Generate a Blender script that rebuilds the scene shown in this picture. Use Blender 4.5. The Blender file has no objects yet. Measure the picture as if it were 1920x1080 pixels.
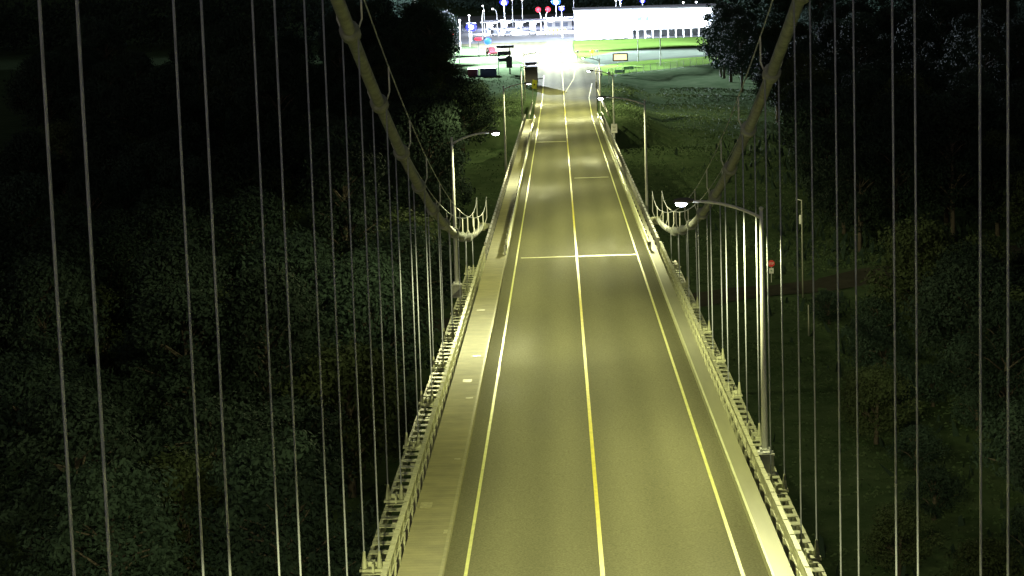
import bpy, math, random
import numpy as np
from mathutils import Vector, Matrix
R_ = math.radians
sc = bpy.context.scene
COL = sc.collection

# ------------------------------------------------------------ camera
cam = bpy.data.cameras.new('camera')
cam.sensor_width = 36.0
cam.lens = 36.0 * 4393.8 / 1920.0
cam.clip_start = 0.5
cam.clip_end = 9000
camo = bpy.data.objects.new('camera', cam)
camo.location = (-0.79, 0.0, 14.9)
camo.rotation_euler = (1.42358076, 0.0314045, 0.01805844)
COL.objects.link(camo)
sc.camera = camo

# ------------------------------------------------------------ world: night sky
w = bpy.data.worlds.new('World')
sc.world = w
w.use_nodes = True
nt = w.node_tree
nt.nodes.clear()
wo = nt.nodes.new('ShaderNodeOutputWorld')
bg = nt.nodes.new('ShaderNodeBackground')
sky = nt.nodes.new('ShaderNodeTexSky')
sky.sky_type = 'NISHITA'
sky.sun_disc = False
sky.sun_elevation = R_(1.0)
sky.sun_rotation = R_(200)
hs = nt.nodes.new('ShaderNodeHueSaturation')
hs.inputs['Saturation'].default_value = 0.35
nt.links.new(sky.outputs[0], hs.inputs['Color'])
nt.links.new(hs.outputs[0], bg.inputs['Color'])
bg.inputs['Strength'].default_value = 0.07
nt.links.new(bg.outputs[0], wo.inputs[0])
# faint moonlight
sl = bpy.data.lights.new('moon', 'SUN')
sl.energy = 0.012
sl.angle = R_(3)
sl.color = (0.85, 0.95, 1.0)
so = bpy.data.objects.new('moon', sl)
so.rotation_euler = (R_(38), R_(12), R_(-20))
COL.objects.link(so)

sc.view_settings.view_transform = 'Standard'
sc.view_settings.look = 'None'
sc.view_settings.gamma = 1
sc.view_settings.exposure = 0
sc.cycles.max_bounces = 5
sc.cycles.diffuse_bounces = 3
sc.cycles.glossy_bounces = 2
sc.cycles.sample_clamp_indirect = 3.0

rnd = random.Random(11)
GR = 0.03                      # downhill grade of the bridge
def dz(y):                     # roadway height
    return -GR * y if y < 400 else -12.0

# ------------------------------------------------------------ materials
def mat(name, col=(.5, .5, .5), rough=.6, metal=0., noise=0., nscale=2., bump=0., bscale=30., col2=None,
        stretch=None, spec=.5, detail=6., ):
    m = bpy.data.materials.new(name)
    m.use_nodes = True
    n = m.node_tree
    b = n.nodes['Principled BSDF']
    b.inputs['Roughness'].default_value = rough
    b.inputs['Metallic'].default_value = metal
    b.inputs['Specular IOR Level'].default_value = spec
    b.inputs['Base Color'].default_value = (*col, 1)
    tc = n.nodes.new('ShaderNodeTexCoord')
    src = tc.outputs['Object']
    if stretch:
        mp = n.nodes.new('ShaderNodeMapping')
        mp.inputs['Scale'].default_value = stretch
        n.links.new(src, mp.inputs[0])
        src = mp.outputs[0]
    if noise or col2:
        t = n.nodes.new('ShaderNodeTexNoise')
        t.inputs['Scale'].default_value = nscale
        t.inputs['Detail'].default_value = detail
        t.inputs['Roughness'].default_value = .65
        n.links.new(src, t.inputs['Vector'])
        r = n.nodes.new('ShaderNodeMapRange')
        r.inputs[1].default_value = .3
        r.inputs[2].default_value = .7
        n.links.new(t.outputs['Fac'], r.inputs[0])
        mx = n.nodes.new('ShaderNodeMix')
        mx.data_type = 'RGBA'
        c2 = col2 if col2 else tuple(c * (1 - noise) for c in col)
        c1 = col if col2 else tuple(min(1, c * (1 + noise)) for c in col)
        mx.inputs[6].default_value = (*c1, 1)
        mx.inputs[7].default_value = (*c2, 1)
        n.links.new(r.outputs[0], mx.inputs[0])
        n.links.new(mx.outputs[2], b.inputs['Base Color'])
    if bump:
        t2 = n.nodes.new('ShaderNodeTexNoise')
        t2.inputs['Scale'].default_value = bscale
        t2.inputs['Detail'].default_value = 4
        n.links.new(src, t2.inputs['Vector'])
        bp = n.nodes.new('ShaderNodeBump')
        bp.inputs['Strength'].default_value = bump
        bp.inputs['Distance'].default_value = .05
        n.links.new(t2.outputs['Fac'], bp.inputs['Height'])
        n.links.new(bp.outputs[0], b.inputs['Normal'])
    return m

def emit(name, col, strength):
    m = bpy.data.materials.new(name)
    m.use_nodes = True
    b = m.node_tree.nodes['Principled BSDF']
    b.inputs['Base Color'].default_value = (*[min(1, c) * .6 for c in col], 1)
    b.inputs['Emission Color'].default_value = (*col, 1)
    b.inputs['Emission Strength'].default_value = strength
    return m

def asphalt_mat():
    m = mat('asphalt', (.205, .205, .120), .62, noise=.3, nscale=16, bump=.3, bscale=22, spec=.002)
    n = m.node_tree
    b = n.nodes['Principled BSDF']
    old = b.inputs['Base Color'].links[0].from_socket
    tc = n.nodes.new('ShaderNodeTexCoord')
    sep = n.nodes.new('ShaderNodeSeparateXYZ')
    n.links.new(tc.outputs['Object'], sep.inputs[0])
    # polished wheel paths along each lane: 4 tracks
    wv = n.nodes.new('ShaderNodeMath'); wv.operation = 'MULTIPLY'; wv.inputs[1].default_value = 2 * math.pi / 1.83
    n.links.new(sep.outputs[0], wv.inputs[0])
    cs = n.nodes.new('ShaderNodeMath'); cs.operation = 'COSINE'
    n.links.new(wv.outputs[0], cs.inputs[0])
    # large patches
    mp = n.nodes.new('ShaderNodeMapping'); mp.inputs['Scale'].default_value = (.55, .045, 1)
    n.links.new(tc.outputs['Object'], mp.inputs[0])
    t = n.nodes.new('ShaderNodeTexNoise'); t.inputs['Scale'].default_value = 1; t.inputs['Detail'].default_value = 5
    n.links.new(mp.outputs[0], t.inputs['Vector'])
    ad = n.nodes.new('ShaderNodeMath'); ad.operation = 'MULTIPLY_ADD'; ad.inputs[1].default_value = -.075; ad.inputs[2].default_value = .72
    n.links.new(cs.outputs[0], ad.inputs[0])
    a2 = n.nodes.new('ShaderNodeMath'); a2.operation = 'MULTIPLY_ADD'; a2.inputs[1].default_value = .55
    n.links.new(t.outputs['Fac'], a2.inputs[0]); n.links.new(ad.outputs[0], a2.inputs[2])
    vm = n.nodes.new('ShaderNodeVectorMath'); vm.operation = 'SCALE'
    n.links.new(old, vm.inputs[0]); n.links.new(a2.outputs[0], vm.inputs['Scale'])
    # grimy gutters outside the edge lines
    ax = n.nodes.new('ShaderNodeMath'); ax.operation = 'ABSOLUTE'; n.links.new(sep.outputs[0], ax.inputs[0])
    gm = n.nodes.new('ShaderNodeMapRange'); gm.inputs[1].default_value = 3.45; gm.inputs[2].default_value = 4.2
    gm.inputs[3].default_value = 1.0; gm.inputs[4].default_value = .62
    n.links.new(ax.outputs[0], gm.inputs[0])
    v2 = n.nodes.new('ShaderNodeVectorMath'); v2.operation = 'SCALE'
    n.links.new(vm.outputs[0], v2.inputs[0]); n.links.new(gm.outputs[0], v2.inputs['Scale'])
    # sealed cracks
    m3 = n.nodes.new('ShaderNodeMapping'); m3.inputs['Scale'].default_value = (.35, .10, 1)
    n.links.new(tc.outputs['Object'], m3.inputs[0])
    wob = n.nodes.new('ShaderNodeTexNoise'); wob.inputs['Scale'].default_value = 2.5
    n.links.new(m3.outputs[0], wob.inputs['Vector'])
    va = n.nodes.new('ShaderNodeVectorMath'); va.operation = 'ADD'
    n.links.new(m3.outputs[0], va.inputs[0]); n.links.new(wob.outputs['Color'], va.inputs[1])
    vo = n.nodes.new('ShaderNodeTexVoronoi'); vo.feature = 'DISTANCE_TO_EDGE'; vo.inputs['Scale'].default_value = .9
    n.links.new(va.outputs[0], vo.inputs['Vector'])
    cr = n.nodes.new('ShaderNodeMapRange'); cr.inputs[1].default_value = 0; cr.inputs[2].default_value = .012
    cr.inputs[3].default_value = .955; cr.inputs[4].default_value = 1.0
    n.links.new(vo.outputs['Distance'], cr.inputs[0])
    v3 = n.nodes.new('ShaderNodeVectorMath'); v3.operation = 'SCALE'
    n.links.new(v2.outputs[0], v3.inputs[0]); n.links.new(cr.outputs[0], v3.inputs['Scale'])
    n.links.new(v3.outputs[0], b.inputs['Base Color'])
    rr = n.nodes.new('ShaderNodeMapRange'); rr.inputs[1].default_value = .35; rr.inputs[2].default_value = .65
    rr.inputs[3].default_value = .58; rr.inputs[4].default_value = .8
    n.links.new(t.outputs['Fac'], rr.inputs[0]); n.links.new(rr.outputs[0], b.inputs['Roughness'])
    return m

def plank_mat():
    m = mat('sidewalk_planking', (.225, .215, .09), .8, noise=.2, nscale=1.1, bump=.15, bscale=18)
    n = m.node_tree
    b = n.nodes['Principled BSDF']
    old = b.inputs['Base Color'].links[0].from_socket
    tc = n.nodes.new('ShaderNodeTexCoord')
    sep = n.nodes.new('ShaderNodeSeparateXYZ')
    n.links.new(tc.outputs['Object'], sep.inputs[0])
    k = n.nodes.new('ShaderNodeMath'); k.operation = 'MULTIPLY'; k.inputs[1].default_value = 1 / .3
    n.links.new(sep.outputs[1], k.inputs[0])
    fl = n.nodes.new('ShaderNodeMath'); fl.operation = 'FLOOR'
    fr = n.nodes.new('ShaderNodeMath'); fr.operation = 'FRACT'
    n.links.new(k.outputs[0], fl.inputs[0]); n.links.new(k.outputs[0], fr.inputs[0])
    wn = n.nodes.new('ShaderNodeTexWhiteNoise'); wn.noise_dimensions = '1D'
    n.links.new(fl.outputs[0], wn.inputs['W'])
    gap = n.nodes.new('ShaderNodeMath'); gap.operation = 'GREATER_THAN'; gap.inputs[1].default_value = .08
    n.links.new(fr.outputs[0], gap.inputs[0])
    g2 = n.nodes.new('ShaderNodeMath'); g2.operation = 'MULTIPLY_ADD'; g2.inputs[1].default_value = .3; g2.inputs[2].default_value = .6
    n.links.new(gap.outputs[0], g2.inputs[0])
    s = n.nodes.new('ShaderNodeMath'); s.operation = 'MULTIPLY_ADD'; s.inputs[1].default_value = .10
    n.links.new(wn.outputs['Value'], s.inputs[0]); n.links.new(g2.outputs[0], s.inputs[2])
    vm = n.nodes.new('ShaderNodeVectorMath'); vm.operation = 'SCALE'
    n.links.new(old, vm.inputs[0]); n.links.new(s.outputs[0], vm.inputs['Scale'])
    n.links.new(vm.outputs[0], b.inputs['Base Color'])
    return m

M = {}
M['asphalt'] = asphalt_mat()
M['old_asphalt'] = mat('old_asphalt', (.16, .165, .165), .7, spec=.1, noise=.15, nscale=.3)
M['plank'] = plank_mat()
M['plate'] = mat('worn_cover_plate', (.30, .29, .14), .6, noise=.3, nscale=8)
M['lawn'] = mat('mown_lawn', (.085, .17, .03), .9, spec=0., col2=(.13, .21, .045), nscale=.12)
M['ramp'] = mat('ramp_surface', (.10, .125, .09), .8, spec=0., noise=.15, nscale=.3)
M['concrete'] = mat('concrete', (.26, .25, .21), .8, noise=.2, nscale=3, bump=.2, bscale=12)
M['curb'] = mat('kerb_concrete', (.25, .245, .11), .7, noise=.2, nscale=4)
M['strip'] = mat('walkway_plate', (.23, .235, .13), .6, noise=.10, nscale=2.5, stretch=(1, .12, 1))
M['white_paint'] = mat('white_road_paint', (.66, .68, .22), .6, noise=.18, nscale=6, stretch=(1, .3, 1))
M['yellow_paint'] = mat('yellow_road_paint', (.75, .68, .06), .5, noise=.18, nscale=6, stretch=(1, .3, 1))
M['steel'] = mat('grey_green_bridge_steel', (.32, .335, .21), .6, noise=.35, nscale=3.5, bump=.1, bscale=20)
M['rail_steel'] = mat('rail_steel', (.33, .34, .20), .6, noise=.35, nscale=5)
M['dark_steel'] = mat('dark_rail_steel', (.13, .13, .11), .6, noise=.3, nscale=5)
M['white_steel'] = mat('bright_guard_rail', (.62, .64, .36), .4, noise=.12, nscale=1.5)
M['rope'] = mat('galvanised_rope', (.38, .41, .47), .5, metal=.0, noise=.25, nscale=9, stretch=(1, 1, .25))
M['cable'] = mat('painted_cable', (.29, .31, .29), .7, spec=.1, noise=.3, nscale=2.5)
M['galv'] = mat('galvanised_pole', (.66, .68, .62), .4, noise=.1, nscale=6)
M['box'] = mat('pole_base_box', (.33, .34, .28), .6, noise=.12, nscale=6)
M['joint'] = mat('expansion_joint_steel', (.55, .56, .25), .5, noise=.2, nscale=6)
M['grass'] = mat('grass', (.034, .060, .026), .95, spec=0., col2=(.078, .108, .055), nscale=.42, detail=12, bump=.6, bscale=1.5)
M['dirt'] = mat('dirt_road', (.050, .048, .038), .9, spec=0., noise=.25, nscale=.6)
M['bark'] = mat('bark', (.09, .075, .055), .9, noise=.3, nscale=3)
M['soot'] = mat('black_metal', (.02, .02, .022), .6)
M['white'] = mat('white_panel', (.82, .82, .80), .5, noise=.04, nscale=.5)
M['grey'] = mat('grey_panel', (.32, .33, .34), .6, noise=.1, nscale=.8)
M['bluegrey'] = mat('tinted_window', (.06, .08, .13), .15)
M['paleblue'] = mat('ribbed_cladding', (.45, .52, .56), .5)
M['navy'] = mat('navy_panel', (.06, .10, .26), .5)
M['maroon'] = mat('maroon_panel', (.18, .03, .04), .5)
M['carwhite'] = mat('white_car_paint', (.7, .7, .7), .3)
M['cargrey'] = mat('grey_car_paint', (.25, .26, .28), .3)
M['rubber'] = mat('rubber', (.02, .02, .02), .8)
M['glass'] = mat('dark_glass', (.02, .025, .03), .1)
M['signwhite'] = mat('sign_white', (.75, .75, .68), .5)
M['signyellow'] = mat('sign_yellow', (.85, .8, .05), .5)
M['signred'] = mat('sign_red', (.65, .03, .03), .5)
M['signgreen'] = mat('sign_green', (.02, .16, .07), .5)
M['ink'] = mat('sign_black', (.02, .02, .02), .6)
M['lens'] = emit('lamp_lens', (.80, .84, 1.0), 60)
M['halo_blue'] = emit('blue_lamp_halo', (.03, .035, 1.0), 4)  # glow colour of the blue halo around plaza lamps
M['core'] = emit('lamp_core', (1, 1, 1), 14)
M['glow_cyan'] = emit('cyan_lamp_glow', (.02, .11, 1.0), 4)
M['lens_red'] = emit('red_signal_lens', (1.0, .03, .06), 2.5)
M['lens_yellow'] = emit('yellow_lamp_lens', (.9, .85, .05), 1.6)
M['lens_white'] = emit('white_lamp_lens', (1, 1, 1), 10)
M['led'] = emit('led_board', (1.0, .70, .38), 1.9)
M['tube'] = emit('canopy_light', (.95, .93, 1.0), 6)

def leaf_mat(name, c, c2):
    m = mat(name, c, .8, col2=c2, nscale=.55, detail=3, spec=.06)
    n = m.node_tree
    b = n.nodes['Principled BSDF']
    old = b.inputs['Base Color'].links[0].from_socket
    oi = n.nodes.new('ShaderNodeObjectInfo')
    r = n.nodes.new('ShaderNodeMapRange')
    r.inputs[3].default_value = .65; r.inputs[4].default_value = 1.35
    n.links.new(oi.outputs['Random'], r.inputs[0])
    vm = n.nodes.new('ShaderNodeVectorMath'); vm.operation = 'SCALE'
    n.links.new(old, vm.inputs[0]); n.links.new(r.outputs[0], vm.inputs['Scale'])
    n.links.new(vm.outputs[0], b.inputs['Base Color'])
    return m
M['leaf_a'] = leaf_mat('leaves_green', (.022, .039, .029), (.036, .058, .040))
M['leaf_b'] = leaf_mat('leaves_dark', (.017, .030, .022), (.030, .046, .033))
M['leaf_g'] = leaf_mat('grass_blades', (.034, .062, .028), (.078, .110, .055))
M['leaf_c'] = leaf_mat('leaves_olive', (.034, .050, .022), (.052, .068, .032))

# ------------------------------------------------------------ mesh builder
class MB:
    def __init__(s): s.v = []; s.f = []
    def add(s, vs, fs):
        o = len(s.v); s.v += [tuple(v) for v in vs]; s.f += [tuple(i + o for i in f) for f in fs]; return s
    def box(s, x0, x1, y0, y1, z0, z1, sh=0.):
        # sh: slope dz/dy applied, z given at local y=0
        v = [(x, y, z + sh * y) for z in (z0, z1) for y in (y0, y1) for x in (x0, x1)]
        return s.add(v, [(0, 2, 3, 1), (4, 5, 7, 6), (0, 1, 5, 4), (1, 3, 7, 5), (3, 2, 6, 7), (2, 0, 4, 6)])
    def tube(s, pts, rad, n=8, cap=True):
        pts = [Vector(p) for p in pts]
        if not isinstance(rad, (list, tuple)): rad = [rad] * len(pts)
        rings = []
        ref = None
        for i, p in enumerate(pts):
            d = (pts[min(i + 1, len(pts) - 1)] - pts[max(i - 1, 0)]).normalized()
            if ref is None:
                ref = Vector((0, 0, 1)) if abs(d.z) < .9 else Vector((1, 0, 0))
            a = d.cross(ref).normalized(); b = d.cross(a).normalized()
            rings.append([p + (a * math.cos(2 * math.pi * k / n) + b * math.sin(2 * math.pi * k / n)) * rad[i] for k in range(n)])
        v = [q for r in rings for q in r]
        f = []
        for i in range(len(pts) - 1):
            for k in range(n):
                k2 = (k + 1) % n
                f.append((i * n + k, i * n + k2, (i + 1) * n + k2, (i + 1) * n + k))
        if cap:
            f.append(tuple(range(n))[::-1]); f.append(tuple((len(pts) - 1) * n + k for k in range(n)))
        return s.add(v, f)
    def bar(s, a, b, w_, t_):
        a = Vector(a); b = Vector(b); d = (b - a).normalized()
        ref = Vector((0, 0, 1)) if abs(d.z) < .95 else Vector((1, 0, 0))
        u = d.cross(ref).normalized() * w_ / 2; v_ = d.cross(u).normalized() * t_ / 2
        vs = [p + i * u + j * v_ for p in (a, b) for i, j in ((-1, -1), (1, -1), (1, 1), (-1, 1))]
        return s.add(vs, [(0, 1, 2, 3)[::-1], (4, 5, 6, 7), (0, 1, 5, 4), (1, 2, 6, 5), (2, 3, 7, 6), (3, 0, 4, 7)])
    def lathe(s, c, prof, n=12, sx=1, sy=1):
        v = []; f = []
        for (r, z) in prof:
            for k in range(n):
                a = 2 * math.pi * k / n
                v.append((c[0] + r * math.cos(a) * sx, c[1] + r * math.sin(a) * sy, c[2] + z))
        for i in range(len(prof) - 1):
            for k in range(n):
                k2 = (k + 1) % n
                f.append((i * n + k, i * n + k2, (i + 1) * n + k2, (i + 1) * n + k))
        f.append(tuple(range(n))[::-1]); f.append(tuple((len(prof) - 1) * n + k for k in range(n)))
        return s.add(v, f)
    def ball(s, c, rx, ry, rz, n=10, m=6):
        prof = []
        for i in range(1, m):
            a = -math.pi / 2 + math.pi * i / m
            prof.append((math.cos(a), math.sin(a) * rz))
        v = []; f = []
        for (r, z) in prof:
            for k in range(n):
                a = 2 * math.pi * k / n
                v.append((c[0] + rx * r * math.cos(a), c[1] + ry * r * math.sin(a), c[2] + z))
        L = len(prof)
        v += [(c[0], c[1], c[2] - rz), (c[0], c[1], c[2] + rz)]
        for i in range(L - 1):
            for k in range(n):
                k2 = (k + 1) % n
                f.append((i * n + k, i * n + k2, (i + 1) * n + k2, (i + 1) * n + k))
        for k in range(n):
            k2 = (k + 1) % n
            f.append((L * n, k2, k)); f.append((L * n + 1, (L - 1) * n + k, (L - 1) * n + k2))
        return s.add(v, f)
    def build(s, name, m, parent=None, smooth=False, loc=None):
        me = bpy.data.meshes.new(name)
        me.from_pydata(s.v, [], s.f)
        me.materials.append(m)
        if smooth:
            me.polygons.foreach_set('use_smooth', [True] * len(me.polygons))
        me.update()
        o = bpy.data.objects.new(name, me)
        COL.objects.link(o)
        if parent: o.parent = parent
        if loc: o.location = loc
        return o

def tag(o, label=None, cat=None, group=None, kind=None):
    if label: o['label'] = label
    if cat: o['category'] = cat
    if group: o['group'] = group
    if kind: o['kind'] = kind
    return o
def empty(name, loc, rz=0.):
    o = bpy.data.objects.new(name, None)
    o.empty_display_size = .5
    o.location = loc; o.rotation_euler = (0, 0, rz)
    COL.objects.link(o)
    return o
def children(o, allobs):
    return [c for c in allobs if c.parent == o]
def copy_tree(o, parent=None):
    allobs = list(bpy.data.objects)
    def rec(q, par):
        c = q.copy(); COL.objects.link(c); c.parent = par
        for ch in children(q, allobs): rec(ch, c)
        return c
    return rec(o, parent)

def sheet(name, pts, z, m, parent=None, kind='structure'):
    """flat polygon strip: pts list of (xl, xr, y, z)"""
    b = MB(); v = []; f = []
    for (xl, xr, y, zz) in pts: v += [(xl, y, zz + z), (xr, y, zz + z)]
    for i in range(len(pts) - 1): f.append((2 * i, 2 * i + 1, 2 * i + 3, 2 * i + 2))
    b.add(v, f)
    o = b.build(name, m, parent)
    if kind and not parent: tag(o, kind=kind)
    return o

# ------------------------------------------------------------ terrain
def lerp(t, xs, ys): return float(np.interp(t, xs, ys))
def sm(t): t = max(0, min(1, t)); return t * t * (3 - 2 * t)
def ground(x, y):
    base = lerp(y, [-300, 0, 100, 150, 200, 250, 300, 345, 430, 450], [-34, -27, -21.5, -19, -17, -15, -13.9, -13.2, -13.6, -13.2])
    base += .35 * math.sin(x * .11 + 1) * math.cos(y * .07) + .2 * math.sin(x * .31 + y * .23)
    # crest at the fence before the floodlit plaza
    if x > 0: yc = 455 + max(0, x - 8) * 1.4
    else: yc = 460
    t = sm((y - (yc - 16)) / 16)
    z = base * (1 - t) + (-12.08) * t
    # road embankment beyond the abutment
    if y > 322:
        a = abs(x - (1.0 if y > 400 else 0))
        e = 1 - sm((a - 8.5) / 7)
        e *= sm((y - 322) / 6)
        zr = dz(y) - .12
        z = z * (1 - e) + zr * e
    if y > yc and y > 440: z = min(z, -12.08)
    return z

xs = sorted(set([-4000, -2000, -1000, -600, -400, -300] + list(range(-240, -60, 12)) + list(range(-60, 62, 3)) + list(range(64, 260, 12)) + [300, 400, 600, 1000, 2000, 4000]))
ys = sorted(set([-600, -300, -150, -80, -40] + list(range(0, 320, 5)) + list(range(320, 520, 3)) + list(range(520, 900, 20)) + [1000, 1300, 1800, 2600, 4000, 6000, 8000]))
b = MB()
b.v = [(x, y, ground(x, y)) for y in ys for x in xs]
nx = len(xs)
b.f = [(j * nx + i, j * nx + i + 1, (j + 1) * nx + i + 1, (j + 1) * nx + i) for j in range(len(ys) - 1) for i in range(nx - 1)]
tag(b.build('ground', M['grass'], smooth=True), kind='structure')

# dirt lane passing under the bridge
b = MB(); v = []; f = []
lx = list(range(-70, 82, 4))
for i, x in enumerate(lx):
    yc = 203.5 + .42 * (x - 10) + (0.004 * (x - 10) ** 2)
    for k in range(5):
        y = yc - 3 + 1.5 * k
        v.append((x, y, ground(x, y) + .06))
for i in range(len(lx) - 1):
    for k in range(4):
        f.append((i * 5 + k, (i + 1) * 5 + k, (i + 1) * 5 + k + 1, i * 5 + k + 1))
b.add(v, f)
tag(b.build('dirt_road', M['dirt'], smooth=True), kind='structure')

# ------------------------------------------------------------ bridge deck (the setting)
Y0, YJ, YE = -30.0, 141.4, 323.0
# asphalt: one sheet for bridge and approach
pts = [(-4.24, 4.36, y, dz(y)) for y in (Y0, YE)]
pts += [(-4.5, 4.6, 330, dz(330)), (-4.7, 5.2, 380, dz(380)), (-4.7, 6.0, 400, -12.0), (-4.7, 6.9, 450, -12), (-5.2, 8.2, 482, -12),
        (-7.2, 6.9, 508, -12), (-10.4, 3.7, 535, -12), (-15, 2.9, 571, -12), (-19, 2.9, 600, -12), (-30, 3.4, 628, -12)]
road = sheet('road', pts, 0., M['asphalt'])
sheet('plaza_pavement', [(-60, 62, 628, -12), (-70, 70, 860, -12)], .004, M['old_asphalt'])
# ramp curving right through the grass
b = MB(); v = []; f = []
ra = [(4.5, 528, 7.3, 496), (8, 545, 9.5, 503), (12, 558, 14, 513), (18, 566, 22, 520), (36, 573, 34, 526), (75, 580, 75, 532)]
for (x0, y0, x1, y1) in ra: v += [(x0, y0, -12.04), (x1, y1, -12.04)]
for i in range(len(ra) - 1): f.append((2 * i, 2 * i + 1, 2 * i + 3, 2 * i + 2))
b.add(v, f); tag(b.build('ramp_road', M['ramp']), kind='structure')

# floodlit lawn between the ramp, the plaza and the fence
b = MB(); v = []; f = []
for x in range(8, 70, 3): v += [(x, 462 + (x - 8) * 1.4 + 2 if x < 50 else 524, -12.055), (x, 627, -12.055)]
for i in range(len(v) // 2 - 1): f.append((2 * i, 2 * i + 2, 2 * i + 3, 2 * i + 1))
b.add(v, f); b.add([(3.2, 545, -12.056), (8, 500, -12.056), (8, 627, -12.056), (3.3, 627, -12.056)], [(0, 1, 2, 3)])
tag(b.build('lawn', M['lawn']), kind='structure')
# deck slab under the road
b = MB(); b.box(-5.5, 4.95, Y0, YE, -.55, -.02, -GR)
tag(b.build('bridge_deck', M['concrete']), kind='structure')
b = MB()
for gx in (-4.6, -1.6, 1.4, 4.2): b.box(gx - .2, gx + .2, YJ, YE, -2.1, -.55, -GR)
tag(b.build('deck_girder', M['dark_steel']), 'long dark steel girders under the approach deck beyond the suspended span', 'girder')

# lane markings
el = sheet('edge_line', [(-3.70, -3.605, Y0, dz(Y0)), (-3.70, -3.605, 323, dz(323)), (-3.75, -3.6, 400, -12), (-3.8, -3.65, 470, -12)], .006, M['white_paint'], road)
er = sheet('edge_line', [(3.635, 3.735, Y0, dz(Y0)), (3.635, 3.735, 323, dz(323)), (4.2, 4.35, 400, -12), (5.3, 5.5, 440, -12)], .006, M['white_paint'], road)
cl = sheet('center_line', [(-.06, .06, Y0, dz(Y0)), (-.06, .06, 323, dz(323)), (-.08, .08, 400, -12), (-.15, .05, 500, -12)], .006, M['yellow_paint'], road)
sheet('lane_line', [(.2, .32, 415, -12), (2.0, 2.15, 455, -12), (2.6, 2.8, 490, -12)], .006, M['yellow_paint'], road)

# sidewalk on the left, with kerb
b = MB(); b.box(-5.44, -4.33, Y0, YE, -.02, .18, -GR)
sw = tag(b.build('sidewalk', M['plank']), kind='structure')
b = MB(); b.box(-4.33, -4.24, Y0, YJ, -.02, .183, -GR); b.box(-4.33, -4.24, YJ + .1, YE, -.02, .15, -GR)
tag(b.build('kerb', M['curb']), kind='structure')
# pale repair plates on the sidewalk
for k, (x0, x1, y0, y1) in enumerate([(-5.34, -4.98, 68.6, 69.4), (-4.62, -4.42, 76.1, 76.35), (-4.72, -4.45, 88.5, 88.8), (-5.0, -4.65, 92.5, 93.3), (-5.2, -4.8, 115.0, 115.7), (-4.85, -4.5, 99.5, 99.9), (-4.45, -4.34, 65.0, 65.5)]):
    b = MB(); b.box(x0, x1, y0, y1, .182, .192, -GR)
    b.build('repair_plate', M['plate'], sw)
# safety walk strip on the right
b = MB(); b.box(4.43, 4.93, Y0, YE, -.02, .22, -GR)
st = tag(b.build('safety_walk', M['strip']), kind='structure')
b = MB(); b.box(4.36, 4.43, Y0, YE, -.02, .225, -GR)
b.build('kerb_edge', M['white_steel'], st)

# expansion joints
def joint(x0, x1, y, wdt, lab):
    b = MB()
    b.box(x0, x1, y - wdt / 2, y - wdt * .08, .006, .022 , 0)
    b.box(x0, x1, y + wdt * .08, y + wdt / 2, .006, .022, 0)
    b.v = [(a, c, d - GR * c) for a, c, d in b.v]
    tag(b.build('expansion_joint', M['joint']), lab, 'expansion joint', 'steel joints across the roadway')
joint(-3.4, 3.7, YJ, .3, 'steel expansion joint across both lanes at the end of the suspended span')
joint(.35, 3.4, 208.4, .42, 'short steel expansion joint across the right lane in the middle of the approach')
joint(-3.6, -.15, 267.9, .55, 'farthest steel expansion joint, across the left lane only')

# ------------------------------------------------------------ stations and cables
ST = [26.2 + 9.2 * i for i in range(13)]      # suspender stations
LY = [(59.6, 13.55), (62.4, 12.78), (70.2, 10.75), (81.1, 7.66), (95.4, 4.5), (112.35, 1.33), (137.4, -2.38), (160, -4.4)]
RY = [(63.8, 13.07), (72.3, 10.57), (83, 7.8), (92.6, 5.3), (108.7, 2.17), (122.8, -.31), (135.7, -2.26), (160, -4.3)]
pL = np.polyfit([a for a, _ in LY], [c for _, c in LY], 3)
pR = np.polyfit([a for a, _ in RY], [c for _, c in RY], 3)
def cz(side, y):
    p = pL if side < 0 else pR
    if y < 55:
        q = np.polyval(p, 55); s = np.polyval(np.polyder(p), 55)
        return float(q + s * (y - 55) + .0013 * (y - 55) ** 2)
    return float(np.polyval(p, y))
CXS = {-1: -6.34, 1: 5.74}
side_name = {-1: 'left', 1: 'right'}
ordn = ['nearest', 'second', 'third', 'fourth', 'fifth', 'sixth', 'seventh', 'eighth', 'ninth', 'tenth', 'eleventh', 'twelfth', 'thirteenth']

for s in (-1, 1):
    X = CXS[s]
    root = empty('main_cable', (X, 160, dz(160)))
    tag(root, 'thick sagging main suspension cable on the %s side of the roadway' % side_name[s], 'bridge cable', 'main suspension cables')
    def L(x, y, z): return (x - X, y - 160, z - dz(160))
    b = MB()
    yy = list(np.arange(0, 161, 2.5))
    pp = [L(X, y, cz(s, y)) for y in yy]
    b.tube(pp, [.175] * len(pp), 14)
    b.build('cable', M['cable'], root, smooth=True)
    # end bend where the cable turns into the approach deck
    b = MB(); b.tube([L(X, 158.5, cz(s, 158.5)), L(X + (.25 if s < 0 else -.25), 163, cz(s, 160) - .5)], [.28, .3], 12)
    b.build('cable_sleeve', M['steel'], root, smooth=True)
    for off in (-.33, .33):
        b = MB()
        rope = []
        for y in list(np.arange(0, 150, 2.5)):
            rope.append(L(X + off, y, cz(s, y) + 1.12))
        for y, h in ((150, 1.12), (154, 1.2), (158, 1.45), (160.5, 1.75)):
            rope.append(L(X + off, y, cz(s, min(y, 158)) + h))
        b.tube(rope, .022, 6)
        b.build('hand_rope', M['rope'], root)
    for y in ST[3:] + [144, 152.5, 160.3]:
        for off in (-.33, .33):
            b = MB()
            c = cz(s, min(y, 158)); top = c + (1.55 if y > 159 else 1.15)
            b.tube([L(X + off * .6, y, c), L(X + off, y, c + .35), L(X + off, y, top)], .028, 6)
            b.build('stanchion', M['galv'], root)

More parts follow.
